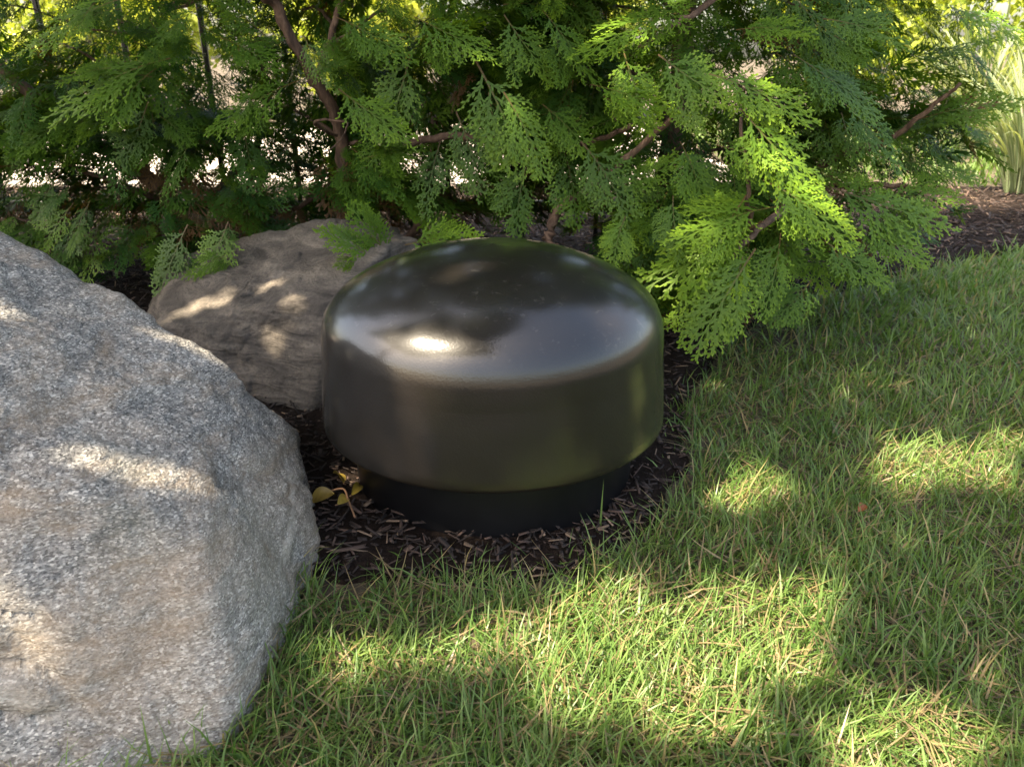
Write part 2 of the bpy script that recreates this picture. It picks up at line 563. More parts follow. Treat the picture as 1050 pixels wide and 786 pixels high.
Cb = Vector((-0.72, 0.93, 0.14))
pl = [plane3(A(0, 258, 1.12), A(0, 462, 0.76), A(186, 492, 0.80), Cb),          # broad upper face
      plane3(A(0, 250, 1.16), A(160, 326, 1.14), A(186, 492, 0.82), Cb),
      plane3(A(0, 470, 0.75), A(190, 500, 0.78), A(90, 840, 0.53), Cb),        # front face
      plane3(A(198, 505, 0.78), A(306, 470, 1.02), A(232, 770, 0.59), Cb),      # right face
      (Vector((0.80, 0.08, 0.60)), A(283, 448, 1.05)),
      (Vector((0.96, 0.10, 0.24)), A(322, 520, 1.00)),
      (Vector((0.94, 0.33, 0.06)), A(327, 552, 0.98)),
      (Vector((0.99, -0.06, -0.06)), A(326, 575, 0.96)),
      (Vector((0.55, 0.50, 0.67)), A(240, 398, 1.10)),
      (Vector((0.15, 0.90, 0.42)), Vector((-0.6, 1.30, 0.25))),
      (Vector((-0.95, 0.0, 0.3)), Vector((-1.42, 0.9, 0.2))),
      (Vector((-0.15, 0.1, 0.98)), Vector((-0.9, 1.1, 0.455))),
      (Vector((0, 0, -1)), Vector((0, 0, -0.12))),
      (Vector((0.1, -0.95, -0.25)), A(60, 800, 0.50))]
boulder("boulder", Cb, pl, 8, 60, det_big, MS["granite"], 1.3, "large pale grey granite boulder filling the left foreground", 20, 1.035)

Cs = Vector((-0.60, 1.72, 0.08))
pl = [plane3(A(170, 322, 1.72), A(345, 298, 1.58), A(335, 246, 1.88), Cs),      # lit top slab
      plane3(A(200, 335, 1.62), A(345, 305, 1.57), A(268, 446, 1.42), Cs),      # front
      (Vector((0.85, -0.45, 0.1)), A(345, 420, 1.50)),
      (Vector((-0.8, -0.3, 0.5)), A(165, 325, 1.74)),
      (Vector((0.0, 0.9, 0.4)), Vector((-0.5, 2.06, 0.2))),
      (Vector((0.95, 0.3, 0.1)), Vector((-0.19, 1.7, 0.1))),
      (Vector((0.1, 0.05, 0.99)), A(330, 240, 1.85)),
      (Vector((0, 0, -1)), Vector((0, 0, -0.1)))]
boulder("boulder", Cs, pl, 7, 50, det_small, MS["gneiss"], 4.1, "smaller brown layered rock wedged between the big boulder and the black vent", 14, 1.08)

# ------------------------------------------------------------------ domed vent
vent = thing("vent_cap", (VX, VY, 0), "glossy bronze black domed vent cap standing in the mulch", "vent")
def lathe(profile, seg=128):
    n = len(profile)
    V, F = [], []
    for r, z in profile:
        for k in range(seg):
            t = 2 * math.pi * k / seg
            V.append((r * math.cos(t), r * math.sin(t), z))
    for i in range(n - 1):
        for k in range(seg):
            k2 = (k + 1) % seg
            F.append((i * seg + k, i * seg + k2, (i + 1) * seg + k2, (i + 1) * seg + k))
    return np.array(V), np.array(F)
ZB, ZS, R, R2 = 0.121, 0.285, 0.291, 0.2805
prof = [(0.255, ZB + 0.03), (0.276, ZB + 0.004), (0.2825, ZB + 0.0005), (0.287, ZB), (0.2900, ZB + 0.003), (R, ZB + 0.008)]
for t in np.linspace(0.1, 1.0, 8): prof.append((R - (R - R2) * t, ZB + 0.008 + (ZS - ZB - 0.016) * t))
pts = [Vector((0.2812, ZS - 0.022, 0)), Vector((0.2792, ZS - 0.001, 0)), Vector((0.2725, ZS + 0.021, 0)), Vector((0.2585, ZS + 0.042, 0)), Vector((0.236, ZS + 0.0605, 0)),
       Vector((0.196, ZS + 0.0825, 0)), Vector((0.140, ZS + 0.1035, 0)), Vector((0.070, ZS + 0.119, 0)), Vector((0.0005, ZS + 0.125, 0))]
pts = [Vector((0.2824, ZS - 0.045, 0))] + pts
prof = prof[:-3] + [(max(p.x, 0.0005), p.y) for p in smooth_path(pts, 6)]
V, F = lathe(prof)
put("dome_cap", mesh_np("dome_cap", V, F, smooth=True), MS["powder"], vent)
rb = 0.2415
prof = [(rb, -0.05), (rb, 0.0), (rb, 0.05), (rb - 0.0005, 0.09), (rb - 0.001, 0.13), (rb - 0.001, 0.20), (rb - 0.012, 0.20), (rb - 0.012, 0.0)]
V, F = lathe(prof)
put("collar", mesh_np("collar", V, F, smooth=True), MS["rubber"], vent)["label"] = "black upright collar under the dome"
# ------------------------------------------------------------------ evergreen sprays
def make_spray(seed, detail=1):
    """flat fan of scale-leaf twigs, unit length along +x, normal +z"""
    rr = random.Random(seed)
    V, F, T, St = [], [], [], []
    def diamond(p, d, l, w, t0, t1, zt):
        n = (-d[1], d[0])
        i = len(V)
        zz = p[2]
        V.extend([(p[0], p[1], zz), (p[0] + d[0] * l * .55 + n[0] * w, p[1] + d[1] * l * .55 + n[1] * w, zz + zt * .5),
                  (p[0] + d[0] * l, p[1] + d[1] * l, zz + zt), (p[0] + d[0] * l * .55 - n[0] * w, p[1] + d[1] * l * .55 - n[1] * w, zz + zt * .5)])
        F.append((i, i + 3, i + 2)); F.append((i, i + 2, i + 1))
        T.extend([t0, (t0 + t1) / 2, t1, (t0 + t1) / 2]); St.extend([0] * 4)
    def strip(P, w0, w1, t0, t1, s0):
        i0 = len(V)
        n = len(P)
        for k, p in enumerate(P):
            a, b = P[max(k - 1, 0)], P[min(k + 1, n - 1)]
            dx, dy = b[0] - a[0], b[1] - a[1]
            L = math.hypot(dx, dy) or 1
            w = w0 + (w1 - w0) * k / (n - 1)
            V.append((p[0] - dy / L * w, p[1] + dx / L * w, p[2])); V.append((p[0] + dy / L * w, p[1] - dx / L * w, p[2]))
            T.extend([t0 + (t1 - t0) * k / (n - 1)] * 2); St.extend([max(0.0, s0 * (1 - 1.3 * k / (n - 1)))] * 2)
        for k in range(n - 1):
            a = i0 + 2 * k
            F.append((a, a + 1, a + 3)); F.append((a, a + 3, a + 2))
    bend = rr.uniform(-0.16, 0.16)
    droop = rr.uniform(0.06, 0.22)
    def rach(t): return (t, bend * t * t, -droop * t * t)
    strip([rach(t) for t in np.linspace(-0.08, 1, 8)], 0.009, 0.006, 0.0, 0.7, 1.0)
    def finger(p, th, l, curl, sag, t0, t1, w):
        """narrow scale-leaf twig: an axis strip set with short overlapping scale tips"""
        def at(u):
            a = th + curl * u * 0.5
            return (p[0] + math.cos(a) * l * u, p[1] + math.sin(a) * l * u, p[2] - sag * l * u * u)
        if not detail:
            q = at(1.0)
            d = (q[0] - p[0], q[1] - p[1]); L = math.hypot(*d) or 1
            diamond(p, (d[0] / L, d[1] / L), L, w * 2.3, t0, t1, q[2] - p[2])
            return at
        strip([at(u) for u in np.linspace(0, 1, 4)], w, w * 0.55, t0, t1, 0.10)
        n = max(3, int(l / 0.034))
        for k in range(n):
            u = 0.10 + 0.86 * k / (n - 1)
            s_ = 1 if k % 2 else -1
            a = th + curl * u + s_ * rr.uniform(0.42, 0.70)
            diamond(at(u), (math.cos(a), math.sin(a)), rr.uniform(0.046, 0.072) * (1.15 - 0.45 * u), 0.0125, t0 + (t1 - t0) * u, min(1, t1 * u + 0.35), rr.uniform(-0.016, 0.008))
        return at
    n1 = rr.randint(13, 16) if detail else 11
    for i in range(n1):
        t = 0.06 + 0.92 * i / (n1 - 1)
        if rr.random() < 0.06: continue
        side = 1 if i % 2 else -1
        p = rach(t)
        ang = rr.uniform(0.62, 0.86) * (1 - 0.40 * t)
        l = (0.46 * (1 - t) ** 0.7 * min(1, (t + 0.25) / 0.40) + 0.11) * rr.uniform(0.75, 1.2)
        th = math.atan(2 * bend * t) + side * ang
        curl = -side * rr.uniform(0.0, 0.45)
        sag = rr.uniform(0.05, 0.35)
        tt0, tt1 = t * 0.45, t * 0.45 + 0.5
        at = finger(p, th, l, curl, sag, tt0, tt1, 0.011)
        nb = int(l / 0.085)
        for b in range(nb):
            u = 0.20 + 0.62 * (b + rr.uniform(-.2, .2)) / max(1, nb - 1) if nb > 1 else 0.4
            q = at(u)
            sb = side if (b % 2 == 0) else -side
            l2 = l * (0.46 * (1 - u) + 0.13) * rr.uniform(0.8, 1.25)
            finger(q, th + curl * u * 0.5 + sb * rr.uniform(0.5, 0.75), l2, -sb * rr.uniform(0, .4), sag * 1.1 + rr.uniform(-.1, .15), tt0 + 0.3 * u, min(1, tt1 + 0.2), 0.010)
    return np.array(V), np.array(F), np.clip(np.array(T), 0, 1), np.array(St)
SPR = [make_spray(100 + i, 1) for i in range(12)]
SPL = [make_spray(200 + i, 0) for i in range(6)]
SPM = []
for i, (v, f, t, s) in enumerate(SPR):
    m = mesh_np("spray", v, f, {"tip": t, "stem": s})
    m.materials.append(MS["spray"])
    SPM.append(m)

def frame(x, n):
    x = x.normalized()
    y = n.cross(x)
    if y.length < 1e-4: y = Vector((0, 1, 0)).cross(x)
    y.normalize()
    z = x.cross(y)
    return Matrix((x, y, z)).transposed()
def rv(s=1.0): return Vector((random.uniform(-s, s), random.uniform(-s, s), random.uniform(-s, s)))

def in_view(p, m=60):
    c, s = math.cos(PITCH), math.sin(PITCH)
    x, y, z = p.x, p.y, p.z - CAM_H
    d = y * c - z * s
    if d < 0.1: return None
    u = CX + FPX * x / d
    v = CY - FPX * (y * s + z * c) / d
    return (u, v, d) if -m < u < 1050 + m and -m < v < 786 + m else None

def shrub(name, trunk_xy, label, ells, limbs, heroes, n_spr, n_parts, size=(0.13, 0.22), bright=0.35, reject=None, gap=-0.12):
    root = thing(name, (trunk_xy[0], trunk_xy[1], 0), label, "shrub", "evergreen shrubs behind the vent")
    O = root.location.copy()
    for i, (pts, r0, r1) in enumerate(limbs):
        path = smooth_path(pts, 7, 0.004)
        V, F = tube([p - O for p in path], np.linspace(r0, r1, len(path)), 8, 0.25)
        put("trunk" if i == 0 else "branch", mesh_np("branch", V, F, smooth=True), MS["bark"], root)
    items = []
    for i in range(15):                                   # thin inner branches reaching out through the foliage
        z0 = random.uniform(0.12, 0.9); a = random.uniform(0, 2 * math.pi); l = random.uniform(0.35, 0.7)
        d = Vector((math.cos(a), math.sin(a) * 0.8, 0))
        if d.y < 0 and z0 < 0.5: l *= 0.75
        pts = [Vector((0.02, 0.02, z0)) , d * l * 0.35 + Vector((0, 0, z0 + 0.05)) + rv(0.04), d * l * 0.7 + Vector((0, 0, z0 + 0.06)) + rv(0.05), d * l + Vector((0, 0, z0 + random.uniform(-.05, .14)))]
        path = smooth_path(pts, 5, 0.004)
        V, F = tube(path, np.linspace(random.uniform(0.004, 0.007), 0.0015, len(path)), 6, 0.3)
        put("branch", mesh_np("branch", V, F, smooth=True), MS["bark"], root)
    for (b, t, y, dy, br) in heroes:
        B, T = A(b[0], b[1], y), A(t[0], t[1], y - dy)
        x = T - B
        n = Vector((random.uniform(-.35, .35), -0.62, 0.72)) + rv(0.12)
        items.append((0.0, B, x.normalized(), n, x.length, br))
        for sd in (-1, 1):
            xs = (Matrix.Rotation(sd * random.uniform(0.35, 0.75), 3, n.normalized()) @ x.normalized())
            Bs = B + x * random.uniform(0.05, 0.35) + Vector((0, random.uniform(0.0, 0.05), random.uniform(-0.03, 0.01)))
            items.append((0.0, Bs, xs, n + rv(0.3), x.length * random.uniform(0.42, 0.66), max(0, br - random.uniform(0.0, 0.3))))
    tw = [e[2] for e in ells]; tot = sum(tw)
    k = 0
    while k < n_spr:
        r = random.random() * tot
        for c, rd, w in ells:
            r -= w
            if r <= 0: break
        u = rv().normalized() if True else None
        rho = random.uniform(0.35, 1.0) ** 0.6
        p = Vector((c[0] + rd[0] * u.x * rho, c[1] + rd[1] * u.y * rho, c[2] + rd[2] * u.z * rho))
        k += 1
        if p.z < 0.06: continue
        if mnoise.noise(p * 4.2 + Vector((trunk_xy[0] * 9, 3.3, 1.1))) < gap: continue
        if reject and reject(p): continue
        o = Vector((p.x - trunk_xy[0], p.y - trunk_xy[1], 0))
        o = o.normalized() if o.length > 1e-3 else Vector((0, -1, 0))
        x = o * 0.8 + Vector((0, 0, random.uniform(-0.75, 0.15))) + rv(0.45)
        n = Vector((0, 0, 0.75)) + o * 0.45 + rv(0.4)
        L = random.uniform(*size) * (1.0 if p.z < 1.15 else 1.9)
        iv = in_view(p)
        key = (iv[2] - rho * 0.4) if iv else 50 + random.random()
        items.append((key, p - x.normalized() * L * 0.5, x.normalized(), n, L, min(1, max(0, random.gauss(bright, 0.22)))))
    items.sort(key=lambda q: q[0])
    AV, AF, AT, AR, AS = [], [], [], [], []
    off = 0
    for i, (key, B, x, n, L, br) in enumerate(items):
        Rm = frame(x, n)
        if i < n_parts:
            o = put("spray", random.choice(SPM), None, root)
            o.matrix_local = Matrix.Translation(B - O) @ Rm.to_4x4() @ Matrix.Diagonal((L, L * random.uniform(0.85, 1.15), L, 1))
            o.color = (br, random.random(), 0, 1)
        else:
            v, f, t, s = random.choice(SPR if (key < 40 and i < n_parts + 200) else SPL)
            Q = (np.array(Rm) @ (v * L).T).T + np.array(B - O)
            dead = random.random() < (0.28 if (B - O).z < 0.45 and (B - O).xy.length < 0.62 else 0.015)
            AV.append(Q); AF.append(f + off); AT.append(t); AS.append(np.ones(len(v)) if dead else s); AR.append(np.full(len(v), br)); off += len(v)
    if AV:
        m = mesh_np("foliage", np.concatenate(AV), np.concatenate(AF), {"tip": np.concatenate(AT), "rnd": np.concatenate(AR), "stem": np.concatenate(AS)})
        tag(put("foliage", m, MS["foliage"], root), kind="stuff")
    return root

def near_vent(p):
    return (p.x - VX) ** 2 + (p.y - VY) ** 2 < 0.40 ** 2 and p.z < 0.6
# right-hand shrub
H = []
for b, t, y, br in [((772, 232), (656, 300), 1.52, .9), ((770, 262), (712, 352), 1.46, .75), ((800, 245), (792, 322), 1.50, .6), ((795, 212), (695, 226), 1.50, .95),
                    ((790, 188), (882, 232), 1.46, 1.0), ((765, 118), (842, 205), 1.50, 1.0), ((762, 205), (722, 268), 1.5, .8), ((735, 78), (835, 108), 1.55, .9),
                    ((640, 55), (662, 132), 1.7, .95), ((612, 88), (700, 108), 1.68, .95), ((700, 12), (596, 34), 1.7, .7), ((700, 150), (735, 215), 1.6, .55),
                    ((640, 190), (700, 165), 1.75, .5), ((860, 195), (972, 232), 1.75, .7), ((880, 235), (950, 262), 1.7, .6), ((850, 250), (905, 292), 1.65, .5),
                    ((930, 165), (1002, 178), 1.95, .55), ((905, 200), (985, 205), 1.85, .6), ((985, 8), (1058, 40), 1.7, .95), ((950, 120), (1040, 92), 1.9, .5),
                    ((820, 60), (900, 110), 1.6, .4), ((850, 20), (930, 30), 1.6, .4), ((870, 110), (930, 165), 1.7, .35), ((640, 225), (622, 268), 1.6, .85),
                    ((690, 205), (690, 262), 1.55, .5), ((760, 30), (830, 20), 1.6, .6), ((560, 15), (610, 75), 1.75, .5), ((600, 150), (655, 215), 1.75, .4),
                    ((680, 60), (745, 110), 1.62, .7), ((740, 150), (800, 165), 1.5, .85), ((830, 290), (800, 330), 1.55, .4), ((760, 285), (740, 340), 1.5, .6)]:
    H.append((b, t, y, 0.06, br))
limbs = [([Vector((0.42, 2.25, -0.03)), Vector((0.44, 2.27, 0.3)), Vector((0.47, 2.3, 0.8)), Vector((0.46, 2.3, 1.7)), Vector((0.5, 2.35, 3.1))], 0.042, 0.012),
         ([Vector((0.42, 2.25, 0.10)), A(850, 165, 2.0), A(900, 150, 1.92), A(945, 118, 1.85), A(985, 85, 1.8)], 0.012, 0.004),
         ([A(562, 246, 1.85), A(572, 215, 1.86), A(610, 190, 1.84), A(640, 165, 1.8), A(700, 110, 1.75)], 0.014, 0.006),
         ([A(562, 246, 1.85), A(585, 262, 1.8)], 0.006, 0.004),
         ([A(800, -45, 1.95), A(760, -20, 1.85), A(725, 5, 1.76), A(690, 26, 1.72), A(655, 48, 1.68)], 0.010, 0.004),
         ([Vector((0.42, 2.25, 0.06)), A(800, 215, 1.8), A(770, 240, 1.55), A(735, 285, 1.48)], 0.012, 0.004),
         ([A(772, 240, 1.56), A(768, 205, 1.52), A(760, 120, 1.52)], 0.006, 0.003),
         ([Vector((0.44, 2.27, 0.3)), A(880, 190, 1.95), A(960, 195, 1.85)], 0.009, 0.004)]
shrub("evergreen_shrub", (0.42, 2.25), "dense evergreen shrub with bright drooping sprays to the right of the black vent",
      [((0.50, 2.28, 0.74), (0.74, 0.62, 0.50), 5.0), ((0.48, 1.95, 0.28), (0.34, 0.32, 0.18), 1.5), ((0.95, 2.25, 0.42), (0.36, 0.36, 0.26), 1.2),
       ((0.5, 2.35, 1.55), (0.62, 0.55, 0.6), 1.7), ((0.5, 2.4, 2.6), (0.45, 0.45, 0.8), 1.3), ((0.45, 2.68, 0.50), (0.75, 0.18, 0.44), 2.6)], limbs, H, 5400, 285, (0.07, 0.17), 0.36, near_vent)
# middle shrub
H = []
for b, t, y, br in [((492, 70), (545, 168), 1.80, .55), ((520, 100), (566, 172), 1.78, .65), ((420, 60), (398, 142), 1.9, .5), ((352, 95), (412, 142), 1.85, .7),
                    ((392, 268), (334, 236), 1.72, .7), ((385, 268), (345, 292), 1.70, .95), ((398, 262), (362, 218), 1.74, .5), ((420, 250), (486, 236), 1.72, .8),
                    ((430, 20), (500, 55), 1.8, .6), ((520, 20), (560, 80), 1.8, .6), ((450, 150), (430, 215), 1.95, .35), ((540, 170), (520, 235), 1.85, .4),
                    ((580, 160), (600, 225), 1.85, .4), ((560, 110), (610, 150), 1.8, .5), ((350, 20), (420, 50), 1.85, .4), ((470, 120), (500, 190), 1.9, .35)]:
    H.append((b, t, y, 0.05, br))
limbs = [([A(352, 240, 2.2), A(352, 180, 2.2), A(345, 120, 2.18), A(322, 82, 2.15), A(285, 10, 2.1), A(262, -60, 2.05), Vector((-0.55, 2.3, 1.8)), Vector((-0.3, 2.4, 3.0))], 0.020, 0.008),
         ([A(322, 86, 2.15), A(335, 50, 2.12), A(350, 0, 2.1), A(362, -50, 2.05)], 0.011, 0.006),
         ([A(415, 148, 2.0), A(470, 140, 1.98), A(520, 146, 1.96), A(570, 155, 1.95), A(610, 145, 1.9), A(650, 128, 1.86)], 0.010, 0.006),
         ([A(405, 252, 2.25), A(425, 235, 2.22), A(440, 200, 2.2), A(445, 120, 2.2)], 0.014, 0.009),
         ([A(398, 215, 2.1), A(400, 240, 2.0)], 0.004, 0.003),
         ([A(352, 180, 2.2), A(300, 215, 2.3), A(250, 210, 2.35)], 0.008, 0.004)]
shrub("evergreen_shrub", tuple(A(352, 240, 2.2))[:2], "evergreen shrub with a forked brown stem directly behind the black vent",
      [((-0.22, 2.30, 0.80), (0.55, 0.48, 0.40), 5.0), ((-0.20, 2.25, 0.50), (0.46, 0.35, 0.25), 2.4), ((-0.25, 2.35, 1.55), (0.62, 0.5, 0.6), 1.7), ((-0.25, 2.4, 2.6), (0.45, 0.45, 0.8), 1.3), ((-0.25, 2.62, 0.42), (0.62, 0.25, 0.36), 2.2)],
      limbs, H, 4500, 260, (0.07, 0.165), 0.31, near_vent, -0.12)
# left-hand shrub
H = []
for b, t, y, br in [((165, 62), (45, 92), 1.95, .55), ((110, 70), (58, 75), 1.93, .6), ((120, 0), (25, 32), 1.9, .65), ((150, 50), (168, 60), 1.95, .4),
                    ((300, 85), (215, 120), 2.0, .45), ((260, 95), (235, 130), 1.98, .35), ((232, 232), (208, 292), 1.9, .7), ((235, 260), (190, 275), 1.88, .5),
                    ((190, 235), (160, 300), 1.95, .3), ((230, 40), (285, 60), 2.0, .35), ((200, 10), (150, 40), 2.0, .3), ((150, 110), (130, 170), 2.1, .25),
                    ((60, 180), (20, 230), 2.1, .3), ((90, 210), (60, 262), 2.05, .3), ((30, 120), (5, 170), 2.1, .5), ((200, 140), (160, 190), 2.1, .25)]:
    H.append((b, t, y, 0.05, br))
limbs = [([A(190, 245, 2.5), A(165, 195, 2.45), A(110, 155, 2.4), A(50, 110, 2.35), A(-10, 60, 2.3), A(-60, 0, 2.3), Vector((-1.4, 2.4, 1.8)), Vector((-1.25, 2.45, 3.0))], 0.026, 0.008),
         ([A(165, 205, 2.45), A(110, 185, 2.3), A(60, 165, 2.25)], 0.008, 0.004),
         ([A(190, 225, 2.45), A(230, 190, 2.4), A(270, 130, 2.35), A(265, 40, 2.35)], 0.013, 0.007),
         ([A(100, 245, 2.2), A(40, 230, 2.2), A(10, 220, 2.2)], 0.006, 0.003)]
shrub("evergreen_shrub", tuple(A(190, 245, 2.5))[:2], "airy evergreen shrub with a slanting reddish stem behind the big boulder",
      [((-1.15, 2.40, 0.72), (0.62, 0.42, 0.45), 4.0), ((-1.15, 2.3, 0.36), (0.62, 0.36, 0.28), 3.0), ((-1.2, 2.4, 1.55), (0.62, 0.5, 0.6), 1.7), ((-1.2, 2.45, 2.6), (0.45, 0.45, 0.8), 1.3), ((-1.15, 2.68, 0.45), (0.70, 0.2, 0.40), 2.4), ((-1.65, 2.35, 0.34), (0.40, 0.32, 0.28), 1.5)],
      limbs, H, 3600, 240, (0.08, 0.17), 0.20, None, -0.13)

# ------------------------------------------------------------------ fence behind the shrubs
fence = thing("metal_fence", (0, 2.95, 0), "dark picket fence half hidden behind the evergreen shrubs", "fence")
def box_mesh(name, sx, sy, sz, bev=0.004):
    bm = bmesh.new()
    bmesh.ops.create_cube(bm, size=1, matrix=Matrix.Diagonal((sx, sy, sz, 1)))
    bmesh.ops.bevel(bm, geom=bm.edges[:], offset=bev, segments=1, affect='EDGES')
    m = bpy.data.meshes.new(name); bm.to_mesh(m); bm.free()
    return m
pk = box_mesh("picket", 0.019, 0.019, 1.30); pk.materials.append(MS["fence"])
for i in range(11):
    put("picket", pk, None, fence, (-2.2 + i * 0.28, 0, 0.66))
rl = box_mesh("rail", 3.2, 0.022, 0.04); rl.materials.append(MS["fence"])
for z in (0.16, 1.18): put("rail", rl, None, fence, (-0.8, 0.026, z))

# ------------------------------------------------------------------ background shrubs, sunlit, beyond the path
def leaf_quads(P, size, colr, flat=0.5):
    n = len(P)
    d = rng.normal(size=(n, 3)); d /= np.linalg.norm(d, axis=1)[:, None]
    up = rng.normal(size=(n, 3)) * 0.8 + np.array([0, 0, flat])
    y = np.cross(up, d); y /= np.linalg.norm(y, axis=1)[:, None] + 1e-9
    s = size * rng.uniform(0.6, 1.25, n)[:, None]
    nn = np.cross(d, y)
    a = P - d * s * .5; c = P + d * s * .5
    b = P + y * s * .27 + nn * s * .08; e = P - y * s * .27 + nn * s * .08
    V = np.stack([a, b, c, e], 1).reshape(-1, 3)
    i = np.arange(n)[:, None] * 4
    F = np.concatenate([i + np.array([0, 1, 2]), i + np.array([0, 2, 3])])
    C = np.repeat(colr, 4, 0)
    return V, F, C
def clump_points(n, ells):
    out = []
    w = np.array([e[1][0] * e[1][1] * e[1][2] for e in ells]) ** 0.7; w /= w.sum()
    for (c, r), k in zip(ells, (w * n).astype(int)):
        u = rng.normal(size=(k, 3)); u /= np.linalg.norm(u, axis=1)[:, None]
        out.append(np.array(c) + u * np.array(r) * (rng.uniform(0.3, 1, k) ** 0.45)[:, None])
    return np.concatenate(out)
def leafcols(n, a, b, var=0.25):
    t = rng.random(n)[:, None]
    c = np.array(a) * (1 - t) + np.array(b) * t
    return c * rng.uniform(1 - var, 1 + var, n)[:, None]
def back_shrub(x, y, w, h, label, c0, c1, n=9000):
    root = thing("round_shrub", (x, y, 0), label, "shrub", "sunlit shrubs beyond the path")
    ells = []
    for k in range(9):
        a = random.uniform(0, 6.28); q = random.uniform(0, .55)
        ells.append(((math.cos(a) * w * q, math.sin(a) * w * q * .7, h * random.uniform(.25, .75)), (w * .48, w * .42, h * .30)))
    P = clump_points(n, ells); P = P[P[:, 2] > 0.03]
    V, F, C = leaf_quads(P, 0.11, leafcols(len(P), c0, c1))
    tag(put("foliage", mesh_np("foliage", V, F, {"col": C}), MS["leaf"], root), kind="stuff")
    V, F = tube([(0, 0, -.02), (.03, 0, h * .3), (0, .04, h * .6)], [.05, .04, .02])
    put("trunk", mesh_np("trunk", V, F, smooth=True), MS["bark"], root)
places = ["far left, over the boulder", "left of centre", "straight behind the vent", "right of centre", "at the far right", "at the outer left end"]
for (x, w, h, lab) in [(-7.2, 2.0, 2.6, "tall yellow green shrub at the left end of the far row"), (-4.4, 1.9, 2.3, "yellow green shrub in the far row seen above the big boulder"),
                       (-1.7, 1.8, 2.5, "yellow green shrub in the far row left of the forked stem"), (1.1, 1.9, 2.6, "yellow green shrub in the far row hidden behind the middle evergreen"),
                       (4.0, 2.0, 2.5, "yellow green shrub in the far row behind the right evergreen"), (7.0, 2.0, 2.6, "yellow green shrub at the right end of the far row")]:
    back_shrub(x, 9.8 + random.uniform(-.3, .3), w, h, lab, (0.20, 0.28, 0.035), (0.40, 0.45, 0.08))

# ------------------------------------------------------------------ ornamental grass, right edge
def blade_mesh(seed, L=1.0, w=0.012):
    rr = random.Random(seed)
    n = 9
    V, F = [], []
    ph = rr.uniform(0.05, 0.25); x = z = 0.0; k = rr.uniform(0.9, 1.9) / n
    for i in range(n + 1):
        t = i / n
        ww = w * (1 - t ** 2.5) * (0.55 + 0.45 * min(1, t * 4))
        V += [(x, -ww, z + ww * .25), (x, 0, z), (x, ww, z + ww * .25)]
        x += math.sin(ph) * L / n; z += math.cos(ph) * L / n; ph += k * (0.4 + t * 1.2)
    for i in range(n):
        a = i * 3
        F += [(a, a + 1, a + 4, a + 3), (a + 1, a + 2, a + 5, a + 4)]
    V = np.array(V)
    e = np.abs(V[:, 1]) > 0.0005
    C = np.where(e[:, None], np.array([0.34, 0.37, 0.24]), np.array([0.11, 0.17, 0.07]))
    m = mesh_np("grass_leaf", V, np.array(F), {"col": C}, smooth=True)
    m.materials.append(MS["leaf"])
    return m
GB = [blade_mesh(i, 1.0, 0.012) for i in range(8)]
def orn_grass(x, y, n, label, s=0.62):
    root = thing("ornamental_grass", (x, y, 0), label, "grass clump", "variegated grass clumps")
    for i in range(n):
        o = put("grass_leaf", random.choice(GB), None, root)
        a = random.uniform(0, 6.28); L = s * random.uniform(0.6, 1.15)
        o.location = (math.cos(a) * random.uniform(0, .07), math.sin(a) * random.uniform(0, .07), 0.005)
        o.rotation_euler = (random.uniform(-.15, .15), random.uniform(-.1, .25), a)
        o.scale = (L, max(L, .5), L)
    return root
g = G(1030, 200); orn_grass(g.x + 0.04, g.y - 0.05, 230, "striped arching grass clump at the right edge beside the shrub", 0.85)
g = G(975, 165); orn_grass(g.x + 0.30, g.y + 0.3, 190, "striped grass clump farther back behind the right evergreen shrub", 1.15)

# ------------------------------------------------------------------ lawn
def blades(P, length, width, lean0, curve, az, col, zb, segs=4, taper=1.6):
    n = len(P)
    pos = np.concatenate([P, zb[:, None]], 1)
    ca, sa = np.cos(az), np.sin(az)
    d = np.stack([ca, sa], 1)
    tw = az + math.pi / 2 + rng.normal(0, 0.5, n)
    wv = np.stack([np.cos(tw), np.sin(tw), rng.normal(0, .25, n)], 1)
    V = np.zeros((n, segs * 2 + 1, 3), np.float32)
    ph = lean0.copy()
    for k in range(segs + 1):
        t = k / segs
        if k < segs:
            w = (width * (1 - t ** taper) * (0.7 + 0.3 * min(1, t * 3)))[:, None] * 0.5
            V[:, 2 * k] = pos - wv * w; V[:, 2 * k + 1] = pos + wv * w
        else:
            V[:, 2 * k] = pos
        st = length / segs
        pos = pos + np.stack([d[:, 0] * np.sin(ph) * st, d[:, 1] * np.sin(ph) * st, np.cos(ph) * st], 1)
        ph = ph + curve / segs
        pos[:, 2] = np.maximum(pos[:, 2], 0.004)
    m = segs * 2 + 1
    q = []
    for k in range(segs - 1): q.append([2 * k, 2 * k + 1, 2 * k + 3, 2 * k + 2])
    base = (np.arange(n) * m)[:, None]
    Q = np.concatenate([base + np.array(r) for r in q])
    T = base + np.array([2 * segs - 2, 2 * segs - 1, 2 * segs])
    tt = np.repeat(np.arange(segs + 1) / segs, [2] * segs + [1])
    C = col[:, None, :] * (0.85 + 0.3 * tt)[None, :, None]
    return V.reshape(-1, 3), [Q, T], C.reshape(-1, 3)
